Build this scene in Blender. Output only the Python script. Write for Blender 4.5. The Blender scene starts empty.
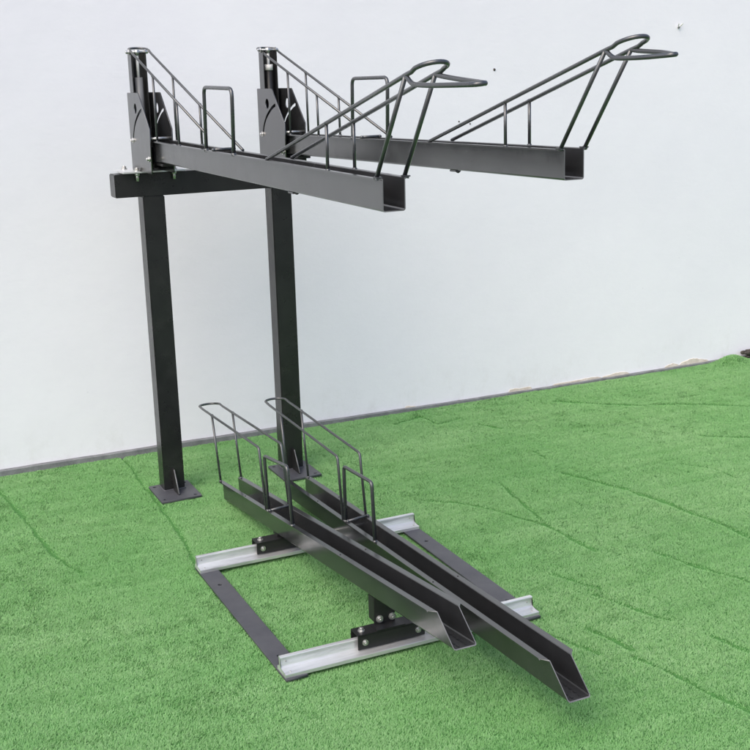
import bpy, bmesh, math, random
import numpy as np
from mathutils import Vector, Matrix
random.seed(7); rng = np.random.default_rng(11)
scene = bpy.context.scene
C = scene.collection

# ------------------------------------------------------------ materials
def new_mat(name):
    m = bpy.data.materials.new(name); m.use_nodes = True
    nt = m.node_tree; b = nt.nodes['Principled BSDF']
    return m, nt, b
def N(nt, t, **kw):
    n = nt.nodes.new(t)
    for k, v in kw.items(): setattr(n, k, v)
    return n
def ramp(nt, fac, stops):
    r = N(nt, 'ShaderNodeValToRGB'); e = r.color_ramp.elements
    while len(e) < len(stops): e.new(0.5)
    for el, (p, c) in zip(e, stops): el.position = p; el.color = (*c, 1)
    nt.links.new(fac, r.inputs[0]); return r
def noise(nt, scale, detail=4, rough=0.6, vec=None, mapscale=None):
    n = N(nt, 'ShaderNodeTexNoise'); n.inputs['Scale'].default_value = scale
    n.inputs['Detail'].default_value = detail; n.inputs['Roughness'].default_value = rough
    tc = N(nt, 'ShaderNodeTexCoord'); src = tc.outputs['Object']
    if mapscale:
        mp = N(nt, 'ShaderNodeMapping'); mp.inputs['Scale'].default_value = mapscale
        nt.links.new(src, mp.inputs['Vector']); src = mp.outputs['Vector']
    nt.links.new(src, n.inputs['Vector']); return n
def bump(nt, b, fac, strength, dist):
    bp = N(nt, 'ShaderNodeBump'); bp.inputs['Strength'].default_value = strength
    bp.inputs['Distance'].default_value = dist
    nt.links.new(fac, bp.inputs['Height']); nt.links.new(bp.outputs['Normal'], b.inputs['Normal'])

def coat_mat(name, c0, c1, r0, r1, spec=0.5):
    m, nt, b = new_mat(name); b.inputs['Specular IOR Level'].default_value = spec; b.inputs['IOR'].default_value = 1.5 + (.06 if spec > .6 else 0)
    n = noise(nt, 9, 5, 0.65)
    r = ramp(nt, n.outputs['Fac'], [(0.35, c0), (0.65, c1)])
    # thin uneven dust and handling marks over the coat
    nd = noise(nt, 5.5, 9, 0.75); rd = ramp(nt, nd.outputs['Fac'], [(0.52, (0, 0, 0)), (0.80, (0.28, 0.28, 0.28))])
    md = N(nt, 'ShaderNodeMix', data_type='RGBA'); md.inputs['B'].default_value = (0.085, 0.083, 0.078, 1)
    nt.links.new(rd.outputs['Color'], md.inputs['Factor']); nt.links.new(r.outputs['Color'], md.inputs['A'])
    nt.links.new(md.outputs['Result'], b.inputs['Base Color'])
    n2 = noise(nt, 14, 7, 0.7)
    mr = N(nt, 'ShaderNodeMapRange'); mr.inputs['From Min'].default_value = 0.3; mr.inputs['From Max'].default_value = 0.7
    mr.inputs['To Min'].default_value = r0; mr.inputs['To Max'].default_value = r1
    nt.links.new(n2.outputs['Fac'], mr.inputs['Value']); nt.links.new(mr.outputs['Result'], b.inputs['Roughness'])
    n3 = noise(nt, 900, 2, 0.5); bump(nt, b, n3.outputs['Fac'], 0.03, 0.0002)
    return m
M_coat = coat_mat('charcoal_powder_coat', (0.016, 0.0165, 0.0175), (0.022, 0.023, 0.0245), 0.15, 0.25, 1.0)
M_rod = coat_mat('charcoal_rod_coat', (0.026, 0.029, 0.032), (0.034, 0.037, 0.041), 0.24, 0.34, 0.9)
M_post = coat_mat('black_post_coat', (0.011, 0.0115, 0.012), (0.016, 0.0165, 0.017), 0.24, 0.36, 0.5)
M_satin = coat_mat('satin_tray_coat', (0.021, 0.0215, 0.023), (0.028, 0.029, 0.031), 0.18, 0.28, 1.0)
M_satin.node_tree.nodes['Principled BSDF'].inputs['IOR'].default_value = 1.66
M_black = coat_mat('black_coat', (0.008, 0.008, 0.009), (0.012, 0.012, 0.013), 0.38, 0.5)
M_plate = coat_mat('grey_plate_coat', (0.050, 0.052, 0.062), (0.066, 0.068, 0.078), 0.42, 0.55)

M_edge = coat_mat('bare_and_lit_edge', (0.10, 0.102, 0.106), (0.17, 0.173, 0.178), 0.35, 0.5)  # bare metal ends; edge highlights are also put into this lighter colour
m, nt, b = new_mat('brushed_aluminium'); M_alu = m
n = noise(nt, 30, 5, 0.7, mapscale=(0.12, 1, 1))
r = ramp(nt, n.outputs['Fac'], [(0.3, (0.44, 0.45, 0.46)), (0.5, (0.70, 0.71, 0.72)), (0.75, (0.86, 0.87, 0.88))])
nt.links.new(r.outputs['Color'], b.inputs['Base Color'])
b.inputs['Metallic'].default_value = 0.7; b.inputs['Roughness'].default_value = 0.38
bump(nt, b, n.outputs['Fac'], 0.15, 0.0008)

m, nt, b = new_mat('zinc'); M_zinc = m
b.inputs['Base Color'].default_value = (0.52, 0.52, 0.51, 1); b.inputs['Metallic'].default_value = 0.85
n = noise(nt, 120, 3); mr = ramp(nt, n.outputs['Fac'], [(0.3, (0.22,)*3), (0.7, (0.4,)*3)])
nt.links.new(mr.outputs['Color'], b.inputs['Roughness'])

m, nt, b = new_mat('spring_steel_grey'); M_spring = m
b.inputs['Base Color'].default_value = (0.16, 0.165, 0.17, 1); b.inputs['Roughness'].default_value = 0.35
n = noise(nt, 60, 3); bump(nt, b, n.outputs['Fac'], 0.1, 0.0005)
m, nt, b = new_mat('white_sticker'); M_white = m
n = noise(nt, 80, 3); r = ramp(nt, n.outputs['Fac'], [(0.3, (0.68, 0.67, 0.64)), (0.7, (0.82, 0.81, 0.79))])
nt.links.new(r.outputs['Color'], b.inputs['Base Color']); b.inputs['Roughness'].default_value = 0.5

# wall paint: roller texture, faint brushed unevenness, tiny specks
m, nt, b = new_mat('white_wall_paint'); M_wall = m
n1 = noise(nt, 1.1, 5, 0.6); n2 = noise(nt, 14, 6, 0.7, mapscale=(1, 1, 2.2))
mx = N(nt, 'ShaderNodeMath', operation='MULTIPLY_ADD'); mx.inputs[1].default_value = 0.35
nt.links.new(n2.outputs['Fac'], mx.inputs[0]); nt.links.new(n1.outputs['Fac'], mx.inputs[2])
r = ramp(nt, mx.outputs[0], [(0.42, (0.775, 0.770, 0.825)), (0.9, (0.83, 0.825, 0.872))])
vor = N(nt, 'ShaderNodeTexVoronoi'); vor.inputs['Scale'].default_value = 6.0
tc = N(nt, 'ShaderNodeTexCoord'); nt.links.new(tc.outputs['Object'], vor.inputs['Vector'])
sp = ramp(nt, vor.outputs['Distance'], [(0.0, (0.55, 0.56, 0.58)), (0.022, (1, 1, 1))])
mm = N(nt, 'ShaderNodeMix', data_type='RGBA', blend_type='MULTIPLY'); mm.inputs['Factor'].default_value = 0.55
nt.links.new(r.outputs['Color'], mm.inputs['A']); nt.links.new(sp.outputs['Color'], mm.inputs['B'])
# splash dirt with its own ragged shape low on the wall
sx = N(nt, 'ShaderNodeSeparateXYZ'); nt.links.new(tc.outputs['Object'], sx.inputs[0])
hz = N(nt, 'ShaderNodeMapRange'); hz.inputs['From Min'].default_value = 0.0; hz.inputs['From Max'].default_value = 0.22
hz.inputs['To Min'].default_value = 0.32; hz.inputs['To Max'].default_value = 0.0; nt.links.new(sx.outputs['Z'], hz.inputs['Value'])
nn = noise(nt, 7, 9, 0.75, mapscale=(1, 1, .6)); rn = ramp(nt, nn.outputs['Fac'], [(0.50, (0, 0, 0)), (0.72, (1, 1, 1))])
fm = N(nt, 'ShaderNodeMath', operation='MULTIPLY'); nt.links.new(hz.outputs['Result'], fm.inputs[0]); nt.links.new(rn.outputs['Color'], fm.inputs[1])
md = N(nt, 'ShaderNodeMix', data_type='RGBA'); md.inputs['B'].default_value = (0.50, 0.48, 0.45, 1)
nt.links.new(fm.outputs[0], md.inputs['Factor']); nt.links.new(mm.outputs['Result'], md.inputs['A'])
nt.links.new(md.outputs['Result'], b.inputs['Base Color']); b.inputs['Roughness'].default_value = 0.75
n3 = noise(nt, 38, 8, 0.72, mapscale=(.85, 1, 1.4)); n4 = noise(nt, 5, 4, 0.6, mapscale=(0.8, 1, 1.2))
ad = N(nt, 'ShaderNodeMath', operation='MULTIPLY_ADD'); ad.inputs[1].default_value = 2.5
nt.links.new(n4.outputs['Fac'], ad.inputs[0]); nt.links.new(n3.outputs['Fac'], ad.inputs[2])
bump(nt, b, ad.outputs[0], 0.22, 0.004)

m, nt, b = new_mat('bare_plaster'); M_plaster = m
n = noise(nt, 30, 5, 0.7); r = ramp(nt, n.outputs['Fac'], [(0.3, (0.50, 0.44, 0.37)), (0.7, (0.70, 0.65, 0.58))])
nt.links.new(r.outputs['Color'], b.inputs['Base Color']); b.inputs['Roughness'].default_value = 0.9
bump(nt, b, n.outputs['Fac'], 0.5, 0.003)
m, nt, b = new_mat('grey_concrete'); M_conc = m
n = noise(nt, 16, 6, 0.7); r = ramp(nt, n.outputs['Fac'], [(0.3, (0.11, 0.115, 0.12)), (0.7, (0.23, 0.24, 0.245))])
nt.links.new(r.outputs['Color'], b.inputs['Base Color']); b.inputs['Roughness'].default_value = 0.9
bump(nt, b, n.outputs['Fac'], 0.6, 0.006)
m, nt, b = new_mat('dark_rubble'); M_rubble = m
n = noise(nt, 60, 6, 0.7); r = ramp(nt, n.outputs['Fac'], [(0.3, (0.02, 0.02, 0.02)), (0.75, (0.10, 0.085, 0.07))])
nt.links.new(r.outputs['Color'], b.inputs['Base Color']); b.inputs['Roughness'].default_value = 0.9
bump(nt, b, n.outputs['Fac'], 0.6, 0.006)

m, nt, b = new_mat('turf_backing'); M_turf = m
n = noise(nt, 160, 4, 0.8); r = ramp(nt, n.outputs['Fac'], [(0.3, (0.045, 0.17, 0.030)), (0.7, (0.08, 0.26, 0.055))])
nt.links.new(r.outputs['Color'], b.inputs['Base Color']); b.inputs['Roughness'].default_value = 0.8
bump(nt, b, n.outputs['Fac'], 0.8, 0.006)
m, nt, b = new_mat('unseen_paving'); M_unseen_pave = m
n = noise(nt, 3, 6, 0.7); r = ramp(nt, n.outputs['Fac'], [(0.3, (0.10, 0.10, 0.105)), (0.7, (0.16, 0.16, 0.165))])
nt.links.new(r.outputs['Color'], b.inputs['Base Color']); b.inputs['Roughness'].default_value = 0.9
bump(nt, b, n.outputs['Fac'], 0.5, 0.01)
m, nt, b = new_mat('turf_fibre'); M_fibre = m
gi = N(nt, 'ShaderNodeNewGeometry')
r = ramp(nt, gi.outputs['Random Per Island'], [(0.0, (0.20, 0.425, 0.145)), (0.45, (0.235, 0.46, 0.178)), (0.85, (0.265, 0.485, 0.205)), (1.0, (0.33, 0.53, 0.265))])
n = noise(nt, 1.7, 4, 0.6); r2 = ramp(nt, n.outputs['Fac'], [(0.35, (0.86, 0.94, 0.86)), (0.65, (1.10, 1.04, 1.10))])
mm = N(nt, 'ShaderNodeMix', data_type='RGBA', blend_type='MULTIPLY'); mm.inputs['Factor'].default_value = 1
nt.links.new(r.outputs['Color'], mm.inputs['A']); nt.links.new(r2.outputs['Color'], mm.inputs['B'])
ns = noise(nt, 5, 6, 0.7, mapscale=(.22, 3.2, 1)); rs = ramp(nt, ns.outputs['Fac'], [(0.36, (0.86, 0.91, 0.84)), (0.66, (1.12, 1.07, 1.12))])
m0 = mm; mm = N(nt, 'ShaderNodeMix', data_type='RGBA', blend_type='MULTIPLY'); mm.inputs['Factor'].default_value = 1
nt.links.new(m0.outputs['Result'], mm.inputs['A']); nt.links.new(rs.outputs['Color'], mm.inputs['B'])
nt.links.new(mm.outputs['Result'], b.inputs['Base Color']); b.inputs['Roughness'].default_value = 0.6; b.inputs['Specular IOR Level'].default_value = 0.3
tr = N(nt, 'ShaderNodeBsdfTranslucent'); nt.links.new(mm.outputs['Result'], tr.inputs['Color'])
ms = N(nt, 'ShaderNodeMixShader'); ms.inputs[0].default_value = 0.3
nt.links.new(b.outputs[0], ms.inputs[1]); nt.links.new(tr.outputs[0], ms.inputs[2])
nt.links.new(ms.outputs[0], nt.nodes['Material Output'].inputs['Surface'])

# ------------------------------------------------------------ mesh helpers
def link(name, me, mat, parent=None, loc=(0, 0, 0)):
    o = bpy.data.objects.new(name, me); C.objects.link(o)
    if mat: me.materials.clear(); me.materials.append(mat)
    if parent: o.parent = parent
    o.location = loc
    return o
def finish(bm, name, smooth=False):
    bmesh.ops.recalc_face_normals(bm, faces=bm.faces)
    me = bpy.data.meshes.new(name); bm.to_mesh(me); bm.free()
    if smooth:
        for p in me.polygons: p.use_smooth = True
    return me
def add_box(bm, x0, x1, y0, y1, z0, z1, bev=0.0):
    t = bmesh.new()
    bmesh.ops.create_cube(t, size=1)
    for v in t.verts:
        v.co = Vector(((x0 + x1) / 2 + v.co.x * (x1 - x0), (y0 + y1) / 2 + v.co.y * (y1 - y0), (z0 + z1) / 2 + v.co.z * (z1 - z0)))
    if bev: bmesh.ops.bevel(t, geom=list(t.edges), offset=bev, segments=2, affect='EDGES')
    me = bpy.data.meshes.new('t'); t.to_mesh(me); t.free(); bm.from_mesh(me); bpy.data.meshes.remove(me)
def box(name, dims, mat, parent=None, bev=0.0015):
    bm = bmesh.new(); add_box(bm, *dims, bev=bev)
    return link(name, finish(bm, name), mat, parent)
def fillet(pts, rads, seg=6):
    pts = [Vector(p) for p in pts]; out = [pts[0]]
    for i in range(1, len(pts) - 1):
        r = rads[i] if isinstance(rads, (list, tuple)) else rads
        a, p, c = pts[i - 1], pts[i], pts[i + 1]
        u, v = (a - p).normalized(), (c - p).normalized()
        ang = u.angle(v)
        if r <= 0 or ang > math.pi - 0.02: out.append(p); continue
        t = min(r / math.tan(ang / 2), (a - p).length * 0.49, (c - p).length * 0.49)
        A, B = p + u * t, p + v * t
        for k in range(seg + 1):
            s = k / seg; out.append((1 - s) ** 2 * A + 2 * s * (1 - s) * p + s * s * B)
    out.append(pts[-1]); return out
def add_tube(bm, pts, r, n=12):
    pts = [Vector(p) for p in pts]; rings = []
    T = (pts[1] - pts[0]).normalized()
    up = Vector((1, 0, 0)) if abs(T.x) < 0.8 else Vector((0, 0, 1))
    U = (up - T * up.dot(T)).normalized()
    for i, p in enumerate(pts):
        if i == 0: T = (pts[1] - pts[0]).normalized()
        elif i == len(pts) - 1: T = (pts[-1] - pts[-2]).normalized()
        else: T = ((pts[i + 1] - p).normalized() + (p - pts[i - 1]).normalized()).normalized()
        U = (U - T * U.dot(T)).normalized(); V = T.cross(U)
        rings.append([bm.verts.new(p + (U * math.cos(2 * math.pi * k / n) + V * math.sin(2 * math.pi * k / n)) * r) for k in range(n)])
    for a, b_ in zip(rings, rings[1:]):
        for k in range(n):
            f = bm.faces.new((a[k], a[(k + 1) % n], b_[(k + 1) % n], b_[k])); f.smooth = True
    bm.faces.new(rings[0][::-1]); bm.faces.new(rings[-1])
def tube(name, pts, r, mat, parent, n=12):
    bm = bmesh.new(); add_tube(bm, pts, r, n)
    if name in ('upright_rod', 'slanted_stay', 'wheel_hoop', 'cross_bar'):      # weld blobs where the rod lands
        for p in ([pts[0], pts[-1]] if name != 'slanted_stay' else [pts[0]]):
            t = bmesh.new(); bmesh.ops.create_icosphere(t, subdivisions=2, radius=r * 1.5)
            for v in t.verts: v.co = Vector(p) + Vector((v.co.x, v.co.y, v.co.z * .75)) * random.uniform(.92, 1.08)
            for f in t.faces: f.smooth = True
            me = bpy.data.meshes.new('t'); t.to_mesh(me); t.free(); bm.from_mesh(me); bpy.data.meshes.remove(me)
    return link(name, finish(bm, name), mat, parent)
def add_bolt(bm, c, axis, r, h, washer=True):
    """hex head + washer + rounded stud, pointing along axis"""
    c = Vector(c); A = Vector(axis).normalized()
    q = Vector((0, 0, 1)).rotation_difference(A).to_matrix().to_4x4()
    M0 = Matrix.Translation(c) @ q
    t = bmesh.new()
    r *= .86
    if washer: bmesh.ops.create_cone(t, cap_ends=True, segments=20, radius1=r * 1.45, radius2=r * 1.4, depth=h * 0.25, matrix=Matrix.Translation((0, 0, h * 0.125)))
    bmesh.ops.create_cone(t, cap_ends=True, segments=6, radius1=r, radius2=r * 0.95, depth=h * 0.65, matrix=Matrix.Translation((0, 0, h * 0.25 + h * 0.325)))
    bmesh.ops.create_cone(t, cap_ends=True, segments=14, radius1=r * 0.6, radius2=r * 0.5, depth=h * 0.2, matrix=Matrix.Translation((0, 0, h * .98)))
    t.transform(M0)
    me = bpy.data.meshes.new('t'); t.to_mesh(me); t.free(); bm.from_mesh(me); bpy.data.meshes.remove(me)
def bolt(c, axis, r, h, parent, name='bolt'):
    bm = bmesh.new(); add_bolt(bm, c, axis, r, h)
    return link(name, finish(bm, name), M_zinc, parent)
def plate_with_holes(name, outline, holes, thick, mat, parent, to3d, bev=0.0006):
    """2-D outline and holes, filled as a curve, extruded, mapped to 3-D by to3d(u,v,w)"""
    cu = bpy.data.curves.new('c', 'CURVE'); cu.dimensions = '2D'; cu.fill_mode = 'BOTH'
    cu.extrude = thick / 2 - bev; cu.bevel_depth = bev; cu.bevel_resolution = 1; cu.offset = -bev
    for loop in [outline] + holes:
        s = cu.splines.new('POLY'); s.points.add(len(loop) - 1); s.use_cyclic_u = True
        for p, q in zip(s.points, loop): p.co = (q[0], q[1], 0, 1)
    o = bpy.data.objects.new('c', cu); C.objects.link(o)
    dg = bpy.context.evaluated_depsgraph_get(); dg.update()
    me = bpy.data.meshes.new_from_object(o.evaluated_get(dg)); bpy.data.objects.remove(o); bpy.data.curves.remove(cu)
    for v in me.vertices: v.co = Vector(to3d(v.co.x, v.co.y, v.co.z))
    bm = bmesh.new(); bm.from_mesh(me); bpy.data.meshes.remove(me)
    bmesh.ops.remove_doubles(bm, verts=bm.verts, dist=1e-6)
    return link(name, finish(bm, name), mat, parent)
def circle(cx, cy, r, n=24): return [(cx + r * math.cos(2 * math.pi * k / n), cy + r * math.sin(2 * math.pi * k / n)) for k in range(n)]
def rect(x0, x1, y0, y1): return [(x0, y0), (x1, y0), (x1, y1), (x0, y1)]
def ident(u, v, w, z=0): return (u, v, w + z)
def empty(name, loc, label=None, cat=None):
    o = bpy.data.objects.new(name, None); C.objects.link(o); o.location = loc; o.empty_display_size = 0.1
    if label: o['label'] = label; o['category'] = cat
    return o

# ------------------------------------------------------------ channel tray (local: x across, -y forward, z up)
def channel(name, w, H, L, lip, th, dy, cham, mat, parent, loc, tilt, yaw=0.0, drop=0.004):
    # outer profile then inner profile, thin folded sheet with rolled lips
    rb = 0.005; yaw_lip = (name == 'upper_tray')
    outer = [(-lip, H - drop), (-lip, H), (0, H), (0, rb), (rb * 0.3, rb * 0.3), (rb, 0), (w - rb, 0), (w - rb * 0.3, rb * 0.3), (w, rb), (w, H), (w + lip, H), (w + lip, H - drop)]
    inner = [(w + lip - th, H - drop), (w + lip - th, H - th), (w - th, H - th), (w - th, rb), (w - rb, th), (rb, th), (th, rb), (th, H - th), (-lip + th, H - th), (-lip + th, H - drop)]
    prof = outer + [(w + lip - th, H - drop)] + [(w + lip - th, H - th)] 
    # closed loop: go along the top/outside of lips + inside of the U, and back along the underside
    top = [(-lip, H - drop), (-lip, H), (th * 0.2, H), (th, H - th * 0.6), (th, rb), (rb, th), (w - rb, th), (w - th, rb), (w - th, H - th * 0.6), (w - th * 0.2, H), (w + lip, H), (w + lip, H - drop)]
    bot = [(w + lip - th, H - drop), (w + lip - th, H - th), (w, H - th), (w, rb), (w - rb * 0.35, rb * 0.35), (w - rb, 0), (rb, 0), (rb * 0.35, rb * 0.35), (0, rb), (0, H - th), (-lip + th, H - th), (-lip + th, H - drop)]
    loop = top + bot; n = len(loop); bm = bmesh.new()
    def send(x, h):
        s = L - dy * max(0, h) / H
        if x < -0.3 * lip or x > w + 0.3 * lip: s -= cham
        return s
    def sbeg(x, h): return (0.030 if yaw_lip else 0.012) if (x < -0.3 * lip or x > w + 0.3 * lip) else 0.0
    rings = []
    for f in [0, 0.02, 0.25, 0.5, 0.75, 0.98, 1]:
        rings.append([bm.verts.new((x, -(sbeg(x, h) * (1 - f) + send(x, h) * f), h)) for x, h in loop])
    for a, b_ in zip(rings, rings[1:]):
        for k in range(n): bm.faces.new((a[k], a[(k + 1) % n], b_[(k + 1) % n], b_[k]))
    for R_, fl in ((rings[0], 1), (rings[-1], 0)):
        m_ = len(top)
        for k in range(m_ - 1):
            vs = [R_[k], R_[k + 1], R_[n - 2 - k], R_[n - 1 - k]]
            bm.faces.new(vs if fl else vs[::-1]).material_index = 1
    me = finish(bm, name); mi = [p.material_index for p in me.polygons]
    o = link(name, me, mat, parent, loc)
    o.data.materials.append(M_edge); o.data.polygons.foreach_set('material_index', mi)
    o.rotation_euler = (-tilt, 0, yaw)
    return o
def P(x, s, h): return (x / 1000, -s / 1000, h / 1000)      # millimetres along the tray

# ============================================================ UPPER RACK
rack = empty('bike_rack', (1.38, 4.39, 0), 'tall charcoal bike rack on two square posts carrying two gutter trays at head height', 'bike rack')
rack_inv = Matrix.Translation(-Vector((1.38, 4.39, 0)))
def R(o):                                     # parts are built in world metres, then hung on the empty
    o.parent = rack; o.matrix_parent_inverse = rack_inv; return o
PX = [1.084, 1.084 + 0.5112]
for i, px in enumerate(PX):
    post = R(box('post', (px, px + 0.083, 4.355, 4.4325, 0.006, 1.172), M_post, None, 0.003))
    bx0, bx1, by0, by1 = px - 0.044, px + 0.118, 4.238, 4.442
    pl = plate_with_holes('base_plate', [(bx0 + .004, by0), (bx1 - .004, by0), (bx1, by0 + .004), (bx1, by1 - .004), (bx1 - .004, by1), (bx0 + .004, by1), (bx0, by1 - .004), (bx0, by0 + .004)],
        [circle(bx0 + .02, by0 + .022, .0075), circle(bx1 - .02, by0 + .022, .0075), circle(bx0 + .02, by1 - .022, .0075), circle(bx1 - .02, by1 - .022, .0075)],
        0.008, M_plate, None, lambda u, v, w: (u, v, w + 0.002))
    pl.parent = post
    # triangular stiffener in front of the post
    bm = bmesh.new(); cx = px + 0.038
    tri = [(4.355, 0.006), (4.282, 0.006), (4.282, 0.012), (4.335, 0.096), (4.355, 0.096)]
    A = [bm.verts.new((cx - .003, y, z)) for y, z in tri]; B = [bm.verts.new((cx + .003, y, z)) for y, z in tri]
    bm.faces.new(A); bm.faces.new(B[::-1])
    for k in range(5): bm.faces.new((A[k], B[k], B[(k + 1) % 5], A[(k + 1) % 5]))
    g = link('stiffener', finish(bm, 'stiffener'), M_black, post)
    tube('weld_and_lit_edge', [(cx, 4.2815, .009), (cx, 4.3335, .096)], .0024, M_edge, post, 8)  # lighter tube: the stiffener's lit edge put into the colour
    pts = [(px - .001, 4.4325, .007), (px - .001, 4.354, .007), (px + .084, 4.354, .007), (px + .084, 4.4325, .007)]
    wp = []
    for a, b_ in zip(pts, pts[1:]):
        for k in range(10):
            q = Vector(a).lerp(Vector(b_), k / 10); wp.append(q + Vector((random.uniform(-.0008, .0008), random.uniform(-.0008, .0008), 0)))
    wp.append(Vector(pts[-1])); tube('weld_and_lit_edge', wp, 0.003, M_plate, post, 8)
R(box('crossbeam', (0.9826, 1.780, 4.353, 4.4345, 1.1725, 1.2585), M_post, None, 0.003))

def arc_slot(pts, wd):
    """outline of a curved slot of width wd along the poly-line"""
    pts = [Vector(p) for p in pts]; L_, R_ = [], []
    for i, p in enumerate(pts):
        d = (pts[min(i + 1, len(pts) - 1)] - pts[max(i - 1, 0)]).normalized(); n_ = Vector((-d.y, d.x))
        L_.append(p + n_ * wd / 2); R_.append(p - n_ * wd / 2)
    e = pts[-1] + (pts[-1] - pts[-2]).normalized() * wd * .45; s = pts[0] + (pts[0] - pts[1]).normalized() * wd * .45
    return [tuple(s)] + [tuple(q) for q in L_] + [tuple(e)] + [tuple(q) for q in R_[::-1]]
slot = [(4.250, 1.490), (4.280, 1.481), (4.306, 1.469), (4.330, 1.456), (4.352, 1.441), (4.370, 1.424), (4.384, 1.405), (4.393, 1.386)]
def smooth2(pts, n=4):
    out = []
    P_ = [Vector(p) for p in pts]
    for i in range(len(P_) - 1):
        p0, p1, p2, p3 = P_[max(i - 1, 0)], P_[i], P_[i + 1], P_[min(i + 2, len(P_) - 1)]
        for k in range(n):
            t = k / n
            out.append(0.5 * ((2 * p1) + (-p0 + p2) * t + (2 * p0 - 5 * p1 + 4 * p2 - p3) * t * t + (-p0 + 3 * p1 - 3 * p2 + p3) * t ** 3))
    out.append(P_[-1]); return out
for i, dx in enumerate((0.0, 0.5112)):
    dz = 0.0
    br = box('bracket', (1.010 + dx, 1.245 + dx, 4.322, 4.492, 1.262, 1.268), M_alu, None, 0.001); R(br)   # mounting plate on the beam
    # the two side plates with their cut-outs
    out = [(4.445, 1.268), (4.170, 1.268), (4.163, 1.275), (4.148, 1.424), (4.236, 1.505), (4.281, 1.5475), (4.287, 1.550), (4.442, 1.550), (4.445, 1.547)]
    out = [(4.443, 1.268), (4.166, 1.268), (4.158, 1.424), (4.281, 1.5475), (4.287, 1.550), (4.440, 1.550), (4.443, 1.547)]
    holes = [circle(4.336, 1.494, 0.0185), arc_slot(smooth2(slot), 0.0115)]
    for x in (1.0775, 1.1585):
        sp_ = plate_with_holes('side_plate', out, holes, 0.004, M_satin if x < 1.1 else M_coat, br, lambda u, v, w, x=x + dx: (x + w, u, v))  # same paint; interior shade is put into the right plate's darker coat
    link('back_web', (lambda b_: (add_box(b_, 1.0797 + dx, 1.1563 + dx, 4.4365, 4.4405, 1.2683, 1.549, .0006), finish(b_, 'back_web'))[1])(bmesh.new()), M_coat, br)  # darker coat stands in for the shade inside the bracket
    # lift column: U-section open to the front
    bm = bmesh.new()
    x0, x1, yb, yf = 1.0855 + dx, 1.1425 + dx, 4.432, 4.384
    t_ = 0.003
    sec = [(x0, yf), (x0 + t_, yf), (x0 + t_, yb - t_), (x1 - t_, yb - t_), (x1 - t_, yf), (x1, yf), (x1, yb), (x0, yb)]
    a = [bm.verts.new((x, y, 1.268)) for x, y in sec]; b2 = [bm.verts.new((x, y, 1.692)) for x, y in sec]
    for k in range(8): bm.faces.new((a[k], a[(k + 1) % 8], b2[(k + 1) % 8], b2[k]))
    for q in (a, b2):
        bm.faces.new((q[0], q[1], q[2], q[7])); bm.faces.new((q[7], q[2], q[3], q[6])); bm.faces.new((q[6], q[3], q[4], q[5]))
    bmesh.ops.recalc_face_normals(bm, faces=bm.faces)
    col = R(link('lift_column', finish(bm, 'lift_column'), M_coat))
    cx = (x0 + x1) / 2; cy = 4.405
    tube('gas_spring', [(cx, cy, 1.272), (cx, cy, 1.604 if i == 0 else 1.640)], 0.0150, M_spring if i == 0 else M_black, col, 20)
    tube('spring_rod', [(cx, cy, 1.600), (cx, cy, 1.690)], 0.0055, M_white, col, 12)
    if i == 1:
        lb = tube('sticker', [(cx, cy, 1.618), (cx, cy, 1.640)], 0.0165, M_white, col, 20)
    bm = bmesh.new(); add_tube(bm, [(x0 - .012, cy, 1.694), (x1 + .012, cy, 1.694)], 0.0045, 10)
    add_bolt(bm, (x0 - .001, cy, 1.694), (-1, 0, 0), .0085, .012); add_bolt(bm, (x1 + .001, cy, 1.694), (1, 0, 0), .0085, .012)
    add_tube(bm, [(cx, cy, 1.684), (cx, cy, 1.702)], 0.010, 12)
    link('hinge_pin', finish(bm, 'hinge_pin'), M_zinc, col)
    # bolts on the side plates
    for y, z in ((4.402, 1.378), (4.186, 1.320)):
        bolt((1.0752 + dx, y, z), (-1, 0, 0), .0085, .010, br); bolt((1.1608 + dx, y, z), (1, 0, 0), .0085, .010, br)
    tube('pivot_pin', [(1.079 + dx, 4.172, 1.392), (1.157 + dx, 4.172, 1.392)], 0.005, M_zinc, br, 12)
    for x, y in ((1.065, 4.337), (1.205, 4.337), (1.049, 4.470), (1.215, 4.470)):      # clamping bolts either side of the beam
        bm = bmesh.new(); add_bolt(bm, (x + dx, y, 1.268), (0, 0, 1), .010, .013)
        add_tube(bm, [(x + dx, y, 1.232), (x + dx, y, 1.262)], 0.006, 12)
        add_tube(bm, [(x + dx, y, 1.252), (x + dx, y, 1.261)], 0.010, 6)
        link('bolt', finish(bm, 'bolt'), M_zinc, br)
    bm = bmesh.new(); add_box(bm, 1.100 + dx, 1.151 + dx, 4.100, 4.36, 1.297, 1.306, 0.001)
    add_box(bm, 1.100 + dx, 1.104 + dx, 4.20, 4.36, 1.306, 1.36, 0.001); add_box(bm, 1.147 + dx, 1.151 + dx, 4.20, 4.36, 1.306, 1.36, 0.001)
    link('tray_hinge', finish(bm, 'tray_hinge'), M_black, br)

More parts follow.
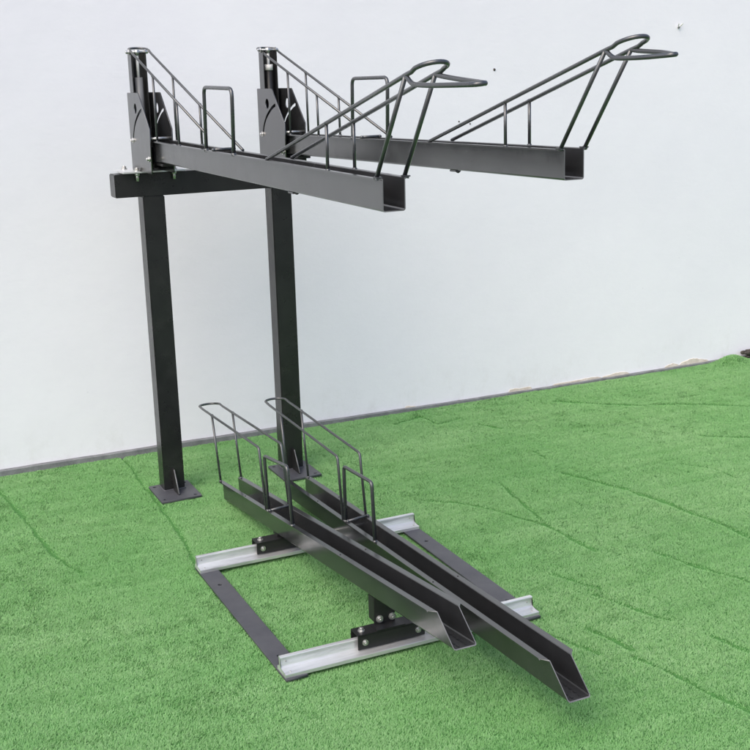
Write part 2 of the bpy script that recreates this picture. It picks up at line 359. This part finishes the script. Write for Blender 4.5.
UW, UH, UL, ULIP = 0.0571, 0.0742, 1.841, 0.012
def upper_tray(loc, tilt, yaw, tip_, sc=1.0):
    P = lambda x, s, h: (x / 1000, -(s * sc) / 1000, h / 1000)
    t = channel('upper_tray', UW, UH, UL, ULIP, 0.0024, 0.0, 0.004, M_satin, None, loc, tilt, yaw)
    R(t)
    xl, xr, xc, top = -6.0, 63.1, 28.55, 75.0
    line = lambda s: 319 - 0.307 * s
    # one bent rod: left run, loop round the column head, right run down to the tray
    rr = 34.5; arc = []
    left = [P(xl, 636, line(636)), P(xl, -195, line(-195))]
    right = [P(xr, -195, line(-195)), P(xr, 776, top + 2)]
    for k in range(0, 13):
        a = math.pi * k / 12
        arc.append(P(xc - rr * math.cos(a), -240 - rr * math.sin(a), 393 + 5 * math.sin(a)))
    mid = [P(xl, -220, 388.5)]; mid2 = [P(xr, -220, 388.5)]
    tube('rear_guide', left + mid + arc + mid2 + right, 0.0044, M_rod, t)
    for x, s in ((xl, 66), (xr, 72), (xl, 337), (xr, 367)):
        tube('upright_rod', [P(x, s, top - 1), P(x, s - 2, line(s) - 1)], 0.0041, M_rod, t)
    tube('wheel_hoop', fillet([P(xl, 629, top - 1), P(xl, 640, 263), P(xl, 903, 261), P(xl, 891, top - 1)], 0.024, 8), 0.0058, M_rod, t)
    tube('cross_bar', [P(xl, 700, top + 3), P(xr, 690, top + 3)], 0.0045, M_rod, t)
    # front guide rising to a rounded nose
    ln = lambda s: 80 + 0.2565 * (s - 1173)
    arc = []
    for k in range(0, 15):
        a = math.pi * k / 14
        arc.append(P(xc - rr * math.cos(a), 2048 + 44 * math.sin(a), 307 + 12 * math.sin(a)))
    tube('front_guide', [P(xl, 1166, top + 1), P(xl, 2010, ln(2010)), P(xl, 2034, ln(2034) - 0.5)] + arc + [P(xr, 2034, ln(2034) - .5), P(xr, 2010, ln(2010)), P(xr, 1176, top + 2)], 0.0050, M_rod, t)
    for x, s in ((xl, 1585), (xr, 1590)):
        tube('upright_rod', [P(x, s, top - 1), P(x, s, ln(s) - 1)], 0.0042, M_rod, t)
    for x in (xl, xr):
        tube('slanted_stay', [(x / 1000, -1.834 + (1 - sc) * .5, (top - 1) / 1000), P(x, 2007, 293)], 0.0050, M_rod, t)
        bm = bmesh.new(); add_box(bm, (x - 8) / 1000, (x + 8) / 1000, -1.841, -1.822, .0745, .0775, .0008)
        link('foot', finish(bm, 'foot'), M_rod, t)
    hp = [P(xl, 2006, 294), P(xl, 2018, 287), P(xl, 2036, 278), P(xl, 2060, 275), P(xl + 4, 2130, 274), P(xc - 14, tip_ - 18, 275.5), P(xc - 6, tip_, 276.5), P(xc + 6, tip_, 277.5),
          P(xc + 14, tip_ - 18, 278), P(xr - 5, 2120, 284), P(xr, 2040, 290), P(xr, 2008, 294)]
    tube('handle', [Vector(v) for v in smooth3(hp)], 0.0052, M_rod, t)
    bm = bmesh.new(); add_bolt(bm, P(UW * 500, 1290 if yaw > .003 else 1272, 0), (0, 0, -1), .008, .010, True)
    add_box(bm, .002, .020, -1.305, -1.27, -.005, .0, .001)
    link('stop_block', finish(bm, 'stop_block'), M_coat, t)
    return t
def smooth3(pts, n=4):
    P_ = [Vector(p) for p in pts]; out = []
    for i in range(len(P_) - 1):
        p0, p1, p2, p3 = P_[max(i - 1, 0)], P_[i], P_[i + 1], P_[min(i + 2, len(P_) - 1)]
        for k in range(n):
            t = k / n
            out.append(0.5 * ((2 * p1) + (-p0 + p2) * t + (2 * p0 - 5 * p1 + 4 * p2 - p3) * t * t + (-p0 + 3 * p1 - 3 * p2 + p3) * t ** 3))
    out.append(P_[-1]); return out
upper_tray((1.0972, 4.1842, 1.3094), -0.0055, 0.0105, 2254, 0.983)
upper_tray((1.6084, 4.2056, 1.3094), 0.0151, 0.0, 2196)

# ============================================================ LOWER RACK
low = empty('floor_bike_rack', (1.38, 3.12, 0), 'low floor bike rack of two sloping charcoal gutter trays on bright aluminium cross rails', 'bike rack')
low_inv = Matrix.Translation(-Vector((1.38, 3.12, 0)))
def Q(o): o.parent = low; o.matrix_parent_inverse = low_inv; return o
# flat steel side plates
for x0, x1 in ((0.972, 1.036), (1.727, 1.790)):
    hs = [circle((x0 + x1) / 2, y, .007) for y in (2.86, 3.40)]
    Q(plate_with_holes('side_strip', rect(x0, x1, 2.722, 3.572), hs, 0.007, M_plate, None, lambda u, v, w: (u, v, w + 0.0025)))
# aluminium profile: wide foot, upright web, small bulb on top
def alu(y0):
    prof = [(0, 6.2), (0, 16), (3, 17), (20, 17), (34, 19), (40, 23), (41.5, 30), (41.5, 43), (38.5, 45.5), (38.5, 49), (40, 50.5), (52, 50.5), (53.5, 49), (53.5, 45.5), (50.5, 43), (50.5, 30), (52, 23), (57, 19), (64, 17), (64, 6.2)]
    bm = bmesh.new(); x0, x1 = 0.9733, 1.7888
    A = [bm.verts.new((x0, y0 + y / 1000, z / 1000)) for y, z in prof]; B = [bm.verts.new((x1, y0 + y / 1000, z / 1000)) for y, z in prof]
    n_ = len(prof)
    for k in range(n_): bm.faces.new((A[k], A[(k + 1) % n_], B[(k + 1) % n_], B[k]))
    fa = bm.faces.new(A[::-1]); fb = bm.faces.new(B)
    bmesh.ops.triangulate(bm, faces=[fa, fb])
    o = Q(link('cross_rail', finish(bm, 'cross_rail'), M_alu))
    for x in (0.990, 1.770):
        for c_, ax_ in (((x, y0 + 0.0415, 0.036), (0, -1, 0)), ((x + .002, y0 + .014, .0165), (0, 0, 1))):
            bmm = bmesh.new(); add_bolt(bmm, c_, ax_, .003, .003, False); link('screw', finish(bmm, 'screw'), M_zinc, o)
    return o
alu(2.728); alu(3.512)
def clamp(x0, x1, y0, ztop, upright):
    bm = bmesh.new(); t_ = 0.004
    yf, yb = y0 + 0.026, y0 + 0.078
    add_box(bm, x0, x1, yf, yf + t_, 0.021, ztop - t_, .0008)
    add_box(bm, x0, x1, yb - t_, yb, 0.021, ztop - t_, .0008)
    add_box(bm, x0, x1, yf, yb, ztop - t_ + .0004, ztop, .0008)
    o = Q(link('clamp', finish(bm, 'clamp'), M_black))
    for x in (x0 + .022, x1 - .022): bolt((x, yf, (0.021 + ztop) / 2 - .002), (0, -1, 0), .0075, .009, o)
    if upright:
        bolt((x0 + .022, (yf + yb) / 2, ztop), (0, 0, 1), .0085, .010, o)
        bolt((x1 - .022, (yf + yb) / 2, ztop), (0, 0, 1), .0085, .010, o)
    return o
c1 = clamp(1.203, 1.415, 2.728, 0.066, True)
# upright bracket carrying the higher tray: folded plate with a foot and two bolts
bm = bmesh.new()
add_box(bm, 1.272, 1.337, 2.790, 2.796, 0.070, 0.160, .0008); add_box(bm, 1.262, 1.352, 2.752, 2.798, 0.0662, 0.0702, .0008)
add_box(bm, 1.272, 1.278, 2.796, 2.830, 0.075, 0.150, .0008); add_box(bm, 1.331, 1.337, 2.796, 2.830, 0.075, 0.150, .0008)
up = Q(link('upright_bracket', finish(bm, 'upright_bracket'), M_black))
for x in (1.288, 1.328): bolt((x, 2.790, 0.084), (0, -1, 0), .009, .011, up)
c2 = clamp(1.182, 1.395, 3.512, 0.062, True)
bm = bmesh.new(); add_box(bm, 1.265, 1.329, 3.560, 3.600, .0622, .070, .0008)
Q(link('tray_saddle', finish(bm, 'tray_saddle'), M_black))
clamp(1.440, 1.595, 2.728, 0.070, False)
bm = bmesh.new(); add_box(bm, 1.474, 1.534, 3.545, 3.556, 0.0200, 0.0445, .0008); Q(link('tray_saddle', finish(bm, 'tray_saddle'), M_black))

LW, LH, LL, LDY, LLIP = 0.0656, 0.078, 1.8566, 0.0835, 0.017
def lower_tray(loc, tilt):
    t = channel('lower_tray', LW, LH, LL, LLIP, 0.0024, LDY, 0.022, M_coat, None, loc, tilt); Q(t)
    xl, xr, top = -8.5, 74.1, 78.0; xc = (xl + xr) / 2; rr = (xr - xl) / 2
    zl = lambda s: 329 - 0.072 * s
    arc = [P(xc - rr * math.cos(math.pi * k / 14), -188 - 40 * math.sin(math.pi * k / 14), 345) for k in range(15)]
    pts = [P(xl, 527, top), P(xl, 506, 289)]
    body = [P(xl, 527, top)] + [Vector(P(xl, 507, 283)), Vector(P(xl, 503, 290)), Vector(P(xl, 495, 293.5))] + [P(xl, -150, 340)] + arc + [P(xr, -150, 340)] + \
           [Vector(P(xr, 495, 293.5)), Vector(P(xr, 503, 290)), Vector(P(xr, 508, 283))] + [P(xr, 533, top)]
    tube('rear_guide', body, 0.0046, M_rod, t)
    for x, s in ((xl, 4), (xr, 6)): tube('upright_rod', [P(x, s, top - 1), P(x, s - 34, zl(s - 34) + 1)], 0.0043, M_rod, t)
    tube('wheel_hoop', fillet([P(xl, 549, top - 1), P(xl, 558, 272), P(xl, 779, 274), P(xl, 783, top - 1)], 0.016, 6), 0.0060, M_rod, t)
    tube('cross_bar', [P(xl, 566, top + 3), P(xr, 548, top + 3)], 0.0045, M_rod, t)
    # pressed grip ribs near the mouth of the tray
    bm = bmesh.new()
    for k in range(9): add_box(bm, .017, .022, -(LL - .012 - k * .02), -(LL - .024 - k * .02), .003, .0042, .0004); add_box(bm, .040, .045, -(LL - .012 - k * .02), -(LL - .024 - k * .02), .003, .0042, .0004)
    link('grip_ribs', finish(bm, 'grip_ribs'), M_coat, t)
    for x in (xl, xr):
        for s in (300, 1180): 
            bm = bmesh.new(); add_bolt(bm, P(x, s, top), (0, 0, 1), .003, .002, False); link('rivet', finish(bm, 'rivet'), M_coat, t)
    return t
lower_tray((1.264, 4.149, 0.0042), 0.1133)
lower_tray((1.4714, 3.9662, 0.0288), 0.0455)

# ============================================================ SETTING
YW = 4.925
# wall, a thick slab with a few chipped spots at its foot
bm = bmesh.new(); add_box(bm, -7, 11, YW, YW + 0.24, 0.004, 4.2, 0.0)
wall = link('wall', finish(bm, 'wall'), M_wall)
wall['label'] = 'plain white painted plaster wall behind the racks, chipped along its foot at the right'; wall['category'] = 'wall'
def patch(x0, x1, h, seed):
    rr_ = random.Random(seed); bm = bmesh.new(); n_ = 15; topv = []
    for k in range(n_ + 1):
        f = k / n_; x = x0 + (x1 - x0) * f
        z = 0.008 + h * (math.sin(math.pi * f) ** 0.4) * (0.7 + 0.3 * math.sin(f * 5 + seed)) * rr_.uniform(.78, 1.08)
        topv.append((x, max(z, .008)))
    A = [bm.verts.new((x, YW - .003, z)) for x, z in topv]; B = [bm.verts.new((x, YW - .003, .004)) for x, z in topv]
    A2 = [bm.verts.new((x, YW - .0002, z + .001)) for x, z in topv]
    for k in range(n_):
        bm.faces.new((A[k], A[k + 1], B[k + 1], B[k])); bm.faces.new((A2[k], A2[k + 1], A[k + 1], A[k]))
    link('chipped_patch', finish(bm, 'chipped_patch'), M_plaster, wall)
for a in ((2.44, 2.50, .012, 1), (3.03, 3.17, .022, 2), (3.30, 3.60, .010, 3), (3.61, 3.78, .014, 4), (4.02, 4.115, .014, 5), (4.12, 4.32, .026, 6)): patch(*a)
# strip of bare concrete left between turf and wall
xs_ = np.linspace(-7, 11, 700); bm = bmesh.new(); r1 = []; r2 = []; r3 = []
for x in xs_:
    sh_ = .013 / (1 + math.exp((x - 2.2) * 3)); w_ = 0.0006 * math.sin(x * 11) + 0.0004 * math.sin(x * 37 + 1)
    r1.append(bm.verts.new((x, YW - .0205 + w_, -.02))); r2.append(bm.verts.new((x, YW - .020 + w_, .003 + sh_ + w_))); r3.append(bm.verts.new((x, YW - .001, .004 + 1.2 * sh_ + w_)))
for k in range(len(xs_) - 1):
    bm.faces.new((r1[k], r1[k + 1], r2[k + 1], r2[k])); bm.faces.new((r2[k], r2[k + 1], r3[k + 1], r3[k]))
strip = link('kerb_strip', finish(bm, 'kerb_strip'), M_conc); strip['kind'] = 'structure'

# creases in the turf, measured on the ground
CR = [([(0.40, 4.92), (0.499, 4.718), (0.531, 4.419), (0.554, 4.112), (0.579, 3.902), (0.623, 3.745)], .010, 1.0),
      ([(1.046, 4.92), (1.03, 4.38), (1.021, 4.03), (1.014, 3.837), (0.985, 3.60), (0.98, 3.2), (1.0, 2.75)], .010, .8),
      ([(1.948, 3.789), (2.045, 3.71), (2.121, 3.606), (2.219, 3.333), (2.235, 3.063)], .009, .8),
      ([(2.311, 3.819), (2.267, 3.598), (2.23, 3.382)], .009, .9),
      ([(2.60, 3.79), (2.69, 3.539), (2.741, 3.357), (2.77, 3.082), (2.774, 2.908)], .012, 1.1),
      ([(3.15, 4.70), (3.278, 4.593), (3.477, 4.434), (3.736, 4.302), (3.916, 4.156), (4.2, 4.0)], .013, 1.1),
      ([(2.41, 2.967), (2.442, 2.826), (2.508, 2.663)], .010, 1.0), ([(3.405, 3.913), (3.573, 3.781), (3.7, 3.7)], .010, .9),
      ([(3.082, 3.637), (3.153, 3.524), (3.155, 3.397)], .008, .6), ([(2.64, 4.088), (2.633, 3.968)], .008, .8)]
EXW = [[(1.998, 2.986), (2.072, 2.814)], [(2.03, 2.787), (2.125, 2.531)], [(1.871, 2.609), (1.918, 2.443)], [(1.886, 2.4), (1.921, 2.305), (1.94, 2.184), (1.978, 2.039)], [(1.759, 2.625), (1.819, 2.462)], [(2.438, 2.856), (2.515, 2.625)], [(2.165, 2.394), (2.199, 2.28)], [(2.3, 4.75), (2.463, 4.808), (2.475, 4.648), (2.612, 4.682)], [(2.637, 4.554), (2.704, 4.442)]]
for l in EXW: CR.append((l, .010, .95))
def seg_dist(px_, py_, a, b_):
    ax, ay = a; bx, by = b_; dx, dy = bx - ax, by - ay; L2 = dx * dx + dy * dy
    t = np.clip(((px_ - ax) * dx + (py_ - ay) * dy) / L2, 0, 1)
    return np.hypot(px_ - ax - t * dx, py_ - ay - t * dy)
_g = rng.random((64, 64, 4))
def vnoise(x, y, sc, ch=0):
    x = x * sc + 100.3; y = y * sc + 57.7; xi = np.floor(x).astype(int); yi = np.floor(y).astype(int); fx = x - xi; fy = y - yi
    fx = fx * fx * (3 - 2 * fx); fy = fy * fy * (3 - 2 * fy); G = _g[:, :, ch]
    a = G[xi % 64, yi % 64]; b_ = G[(xi + 1) % 64, yi % 64]; c = G[xi % 64, (yi + 1) % 64]; d = G[(xi + 1) % 64, (yi + 1) % 64]
    return (a * (1 - fx) + b_ * fx) * (1 - fy) + (c * (1 - fx) + d * fx) * fy
def crease(x, y):
    wx = x + .012 * (vnoise(x, y, 14, 1) - .5) + .005 * (vnoise(x, y, 45, 2) - .5); wy = y + .012 * (vnoise(x, y, 14, 3) - .5)
    out = np.zeros_like(x)
    for l, w_, k in CR:
        lo = min(p[0] for p in l) - .1, min(p[1] for p in l) - .1; hi = max(p[0] for p in l) + .1, max(p[1] for p in l) + .1
        mk = (x > lo[0]) & (x < hi[0]) & (y > lo[1]) & (y < hi[1])
        if not mk.any(): continue
        d = np.full(mk.sum(), 9.0)
        for a, b_ in zip(l, l[1:]): d = np.minimum(d, seg_dist(wx[mk], wy[mk], a, b_))
        d = d / (0.35 + 1.1 * vnoise(x[mk], y[mk], 13, 2)) ; k = k * .97
        out[mk] = np.maximum(out[mk], k * np.exp(-(d / (w_ * .85)) ** 2))
    return out
def gheight(x, y):
    h = -.0080 + .0035 * (vnoise(x, y, 3.1) - .5) + .0022 * (vnoise(x, y, 11, 1) - .5)
    bumpx = np.exp(-((x - 4.44) / .08) ** 2 - ((y - 4.86) / .07) ** 2)
    return h + 0.040 * bumpx
def axis(dense0, dense1, step, far0, far1):
    a = list(np.arange(dense0, dense1, step)); o = []; d = step; v = dense0
    while v > far0: d *= 1.35; v -= d; o.append(v)
    o = o[::-1]; v = dense1; d = step; p = []
    while v < far1: p.append(v); d *= 1.35; v += d
    return np.array(o + a + p)
gx = axis(-0.3, 5.3, .014, -60, 60); gy = axis(1.2, 4.895, .014, -60, 4.9); gy = np.append(gy[gy < 4.9], 4.9)
X, Y = np.meshgrid(gx, gy); Z = gheight(X, Y)
inside = (X > -0.4) & (X < 5.4) & (Y > 1.1)
Z = np.where(inside, Z - .010 * crease(X.ravel(), Y.ravel()).reshape(X.shape), -.0080)
ny, nx = X.shape; V = np.stack([X, Y, Z], -1).reshape(-1, 3)
idx = np.arange(nx * ny).reshape(ny, nx)
F = np.stack([idx[:-1, :-1], idx[:-1, 1:], idx[1:, 1:], idx[1:, :-1]], -1).reshape(-1, 4)
def np_mesh(name, V, loops, starts, totals):
    me = bpy.data.meshes.new(name); me.vertices.add(len(V)); me.vertices.foreach_set('co', V.astype(np.float32).ravel())
    me.loops.add(len(loops)); me.loops.foreach_set('vertex_index', loops.astype(np.int32))
    me.polygons.add(len(starts)); me.polygons.foreach_set('loop_start', starts.astype(np.int32)); me.polygons.foreach_set('loop_total', totals.astype(np.int32))
    me.update(calc_edges=True); me.validate(); return me
# turf ground; outside the mat an unseen dark surface is added to cut green reflections
rows = Y.ravel()
g = link('ground', np_mesh('ground', V, F.ravel(), np.arange(len(F)) * 4, np.full(len(F), 4)), M_turf); g['kind'] = 'structure'
g.data.materials.append(M_unseen_pave)
fc = V[F].mean(1)
g.data.polygons.foreach_set('material_index', ((fc[:, 1] < 0.4) | (fc[:, 0] < -1.6) | (fc[:, 0] > 7)).astype(np.int32))

# the pile: short matted fibres
NB = 2000000
d_ = rng.random(NB) ** 1.0
# scatter in the wedge the lens sees, with a margin on either side
yy = 1.45 + (4.905 - 1.45) * rng.random(NB * 2) ** 0.92
lo = 0.08 * yy - 0.55 + .0 * yy; hi = 0.98 * yy + 0.75
xx = lo + (hi - lo) * rng.random(NB * 2); keep = rng.random(NB * 2) < (hi - lo) / (hi - lo).max()
xx, yy = xx[keep][:NB], yy[keep][:NB]
cr = crease(xx, yy)
keep = rng.random(len(xx)) > np.clip(cr * 1.15, 0, .985)
xx, yy, cr = xx[keep], yy[keep], cr[keep]; n_ = len(xx)
zb = gheight(xx, yy) - .010 * cr
flow = -1.3 + 1.2 * vnoise(xx, yy, 2.3, 2) + 2.5 * vnoise(xx, yy, 30, 3)
ang = flow + rng.normal(0, 1.3, n_)
lean = np.clip(rng.normal(.88, .07, n_) + .16 * (vnoise(xx * .16, yy, 16, 0) - .5) + .16 * (vnoise(xx, yy, 40, 1) - .5), .1, .97)
ln_ = rng.uniform(.0050, .0090, n_) * (0.9 + .25 * vnoise(xx, yy, 50, 1)) * (1 - .7 * cr)
hgt = ln_ * np.sqrt(1 - lean ** 2 * .85); out_ = ln_ * lean
def under(x, y, x0, x1, y0, y1, m_=-.0035): return (x > x0 - m_) & (x < x1 + m_) & (y > y0 - m_) & (y < y1 + m_)
press = np.zeros(n_, bool)
for r_ in ((.972, 1.036, 2.722, 3.572), (1.727, 1.79, 2.722, 3.572), (.973, 1.79, 2.728, 2.792), (.973, 1.79, 3.512, 3.576), (1.04, 1.202, 4.238, 4.442), (1.551, 1.713, 4.238, 4.442)):
    press |= under(xx, yy, *r_)
hgt = np.where(press, np.minimum(hgt, np.maximum(-.0035 - zb, .001)), hgt)
wd = rng.uniform(.0005, .0010, n_) * (1 + .12 * np.maximum(yy - 3, 0))
ca, sa = np.cos(ang), np.sin(ang)
def pt(f, hz, side): return np.stack([xx + ca * out_ * f - sa * wd * side, yy + sa * out_ * f + ca * wd * side, zb + hgt * hz], -1)
VV = np.stack([pt(0, 0, -1), pt(0, 0, 1), pt(.42, .68, 1), pt(.42, .68, -1), pt(1.0, 1.0, .35), pt(1.0, 1.0, -.35)], 1).reshape(-1, 3)
b0 = np.arange(n_) * 6
LP = np.stack([b0, b0 + 1, b0 + 2, b0 + 3, b0 + 3, b0 + 2, b0 + 4, b0 + 5], -1).ravel()
pile = link('turf_pile', np_mesh('turf_pile', VV, LP, np.arange(2 * n_) * 4, np.full(2 * n_, 4)), M_fibre)
pile['kind'] = 'stuff'; pile['label'] = 'short matted green artificial grass pile covering the ground'; pile['category'] = 'artificial grass'

# dark rubble at the right foot of the wall
bm = bmesh.new()
for k in range(170):
    t = bmesh.new(); bmesh.ops.create_icosphere(t, subdivisions=2, radius=random.uniform(.006, .015))
    c = Vector((random.uniform(4.54, 5.2), random.uniform(4.86, 4.915), random.uniform(.0, .034)))
    for v in t.verts: v.co = c + Vector((v.co.x * 1.5, v.co.y * .8, v.co.z * .8)) * random.uniform(.82, 1.12)
    me = bpy.data.meshes.new('t'); t.to_mesh(me); t.free(); bm.from_mesh(me); bpy.data.meshes.remove(me)
rb_ = link('rubble', finish(bm, 'rubble'), M_rubble); rb_['kind'] = 'stuff'
rb_['label'] = 'dark rubble and dirt at the far right foot of the wall'; rb_['category'] = 'rubble'

# small things on the wall
def wall_thing(name, x, z, label, cat): 
    return empty(name, (x, YW, z), label, cat)
pg = wall_thing('wall_plug', 4.026, 1.787, 'small white plastic plug sticking out of the wall above the far tray handle', 'wall plug')
pg.scale = (.68, .68, .68)
bm = bmesh.new()
for sgn in (-1, 1):
    A = [(0, -.002, -.016), (sgn * .006, -.002, -.016), (sgn * .024, -.030, .012), (sgn * .014, -.030, .012)]
    a = [bm.verts.new(v) for v in A]; b2 = [bm.verts.new((v[0], v[1] - .0, v[2] + .006)) for v in A]
    bm.faces.new(a); bm.faces.new(b2[::-1])
    for k in range(4): bm.faces.new((a[k], b2[k], b2[(k + 1) % 4], a[(k + 1) % 4]))
link('wing', finish(bm, 'wing'), M_white, pg)
bm = bmesh.new(); add_tube(bm, [(0, 0.0, -.012), (0, -.014, -.012)], .007, 12); link('plug_body', finish(bm, 'plug_body'), M_spring, pg)
def screw(x, z, r_, label):
    bm = bmesh.new(); bmesh.ops.create_uvsphere(bm, u_segments=14, v_segments=8, radius=r_)
    for v in bm.verts: v.co.y *= .6
    add_tube(bm, [(0, -r_ * .5, 0), (0, -r_ * .8, 0)], r_ * .35, 8)
    for f in bm.faces: f.smooth = True
    o = link('screw', finish(bm, 'screw'), M_rubble, None, (x, YW, z)); o['label'] = label; o['category'] = 'screw'
screw(2.948, 1.597, .0065, 'dark screw head in the white wall above the near tray handle')
screw(2.755, 1.365, .004, 'tiny dark screw in the wall above the far tray, left of a close pair')
screw(2.815, 1.352, .004, 'tiny dark screw in the wall above the far tray, right of a close pair')

# ============================================================ light
w = bpy.data.worlds.new('World'); scene.world = w; w.use_nodes = True; nt = w.node_tree
sky = nt.nodes.new('ShaderNodeTexSky'); sky.sky_type = 'NISHITA'; sky.sun_disc = False
EL, AZ = math.radians(50), math.radians(238)        # azimuth from +Y, clockwise
sky.sun_elevation = EL; sky.sun_rotation = AZ; sky.dust_density = 4.0; sky.air_density = 1.0; sky.ozone_density = 1.0
nt.links.new(sky.outputs[0], nt.nodes['Background'].inputs[0]); nt.nodes['Background'].inputs[1].default_value = 0.15
sd = Vector((math.sin(AZ) * math.cos(EL), math.cos(AZ) * math.cos(EL), math.sin(EL)))
L = bpy.data.lights.new('Sun', 'SUN'); L.energy = 1.1; L.angle = math.radians(75); L.color = (1, .965, .92)
so = bpy.data.objects.new('Sun', L); C.objects.link(so); so.rotation_euler = sd.to_track_quat('Z', 'Y').to_euler(); so.location = (0, 0, 5)

# ============================================================ camera
RR = [[0.9040048871100403, -0.4267336961366706, -0.025952199573423044], [-0.12960491805585989, -0.21569989608849172, -0.9678202932585923], [0.40740364418706043, 0.8782778076491228, -0.2503005459325918]]
cam = bpy.data.cameras.new('Camera'); cam.sensor_width = 36; cam.lens = 1170.846 / 750 * 36; cam.clip_start = .05; cam.clip_end = 300
co = bpy.data.objects.new('Camera', cam); C.objects.link(co); scene.camera = co
r0, r1_, r2_ = [Vector(v) for v in RR]
co.matrix_world = Matrix(((r0.x, -r1_.x, -r2_.x, 0), (r0.y, -r1_.y, -r2_.y, 0), (r0.z, -r1_.z, -r2_.z, 1.6), (0, 0, 0, 1)))
scene.render.resolution_x = scene.render.resolution_y = 1024
scene.render.engine = 'CYCLES'
vs = scene.view_settings; vs.view_transform = 'Standard'; vs.look = 'None'; vs.gamma = 1; vs.exposure = 0.66
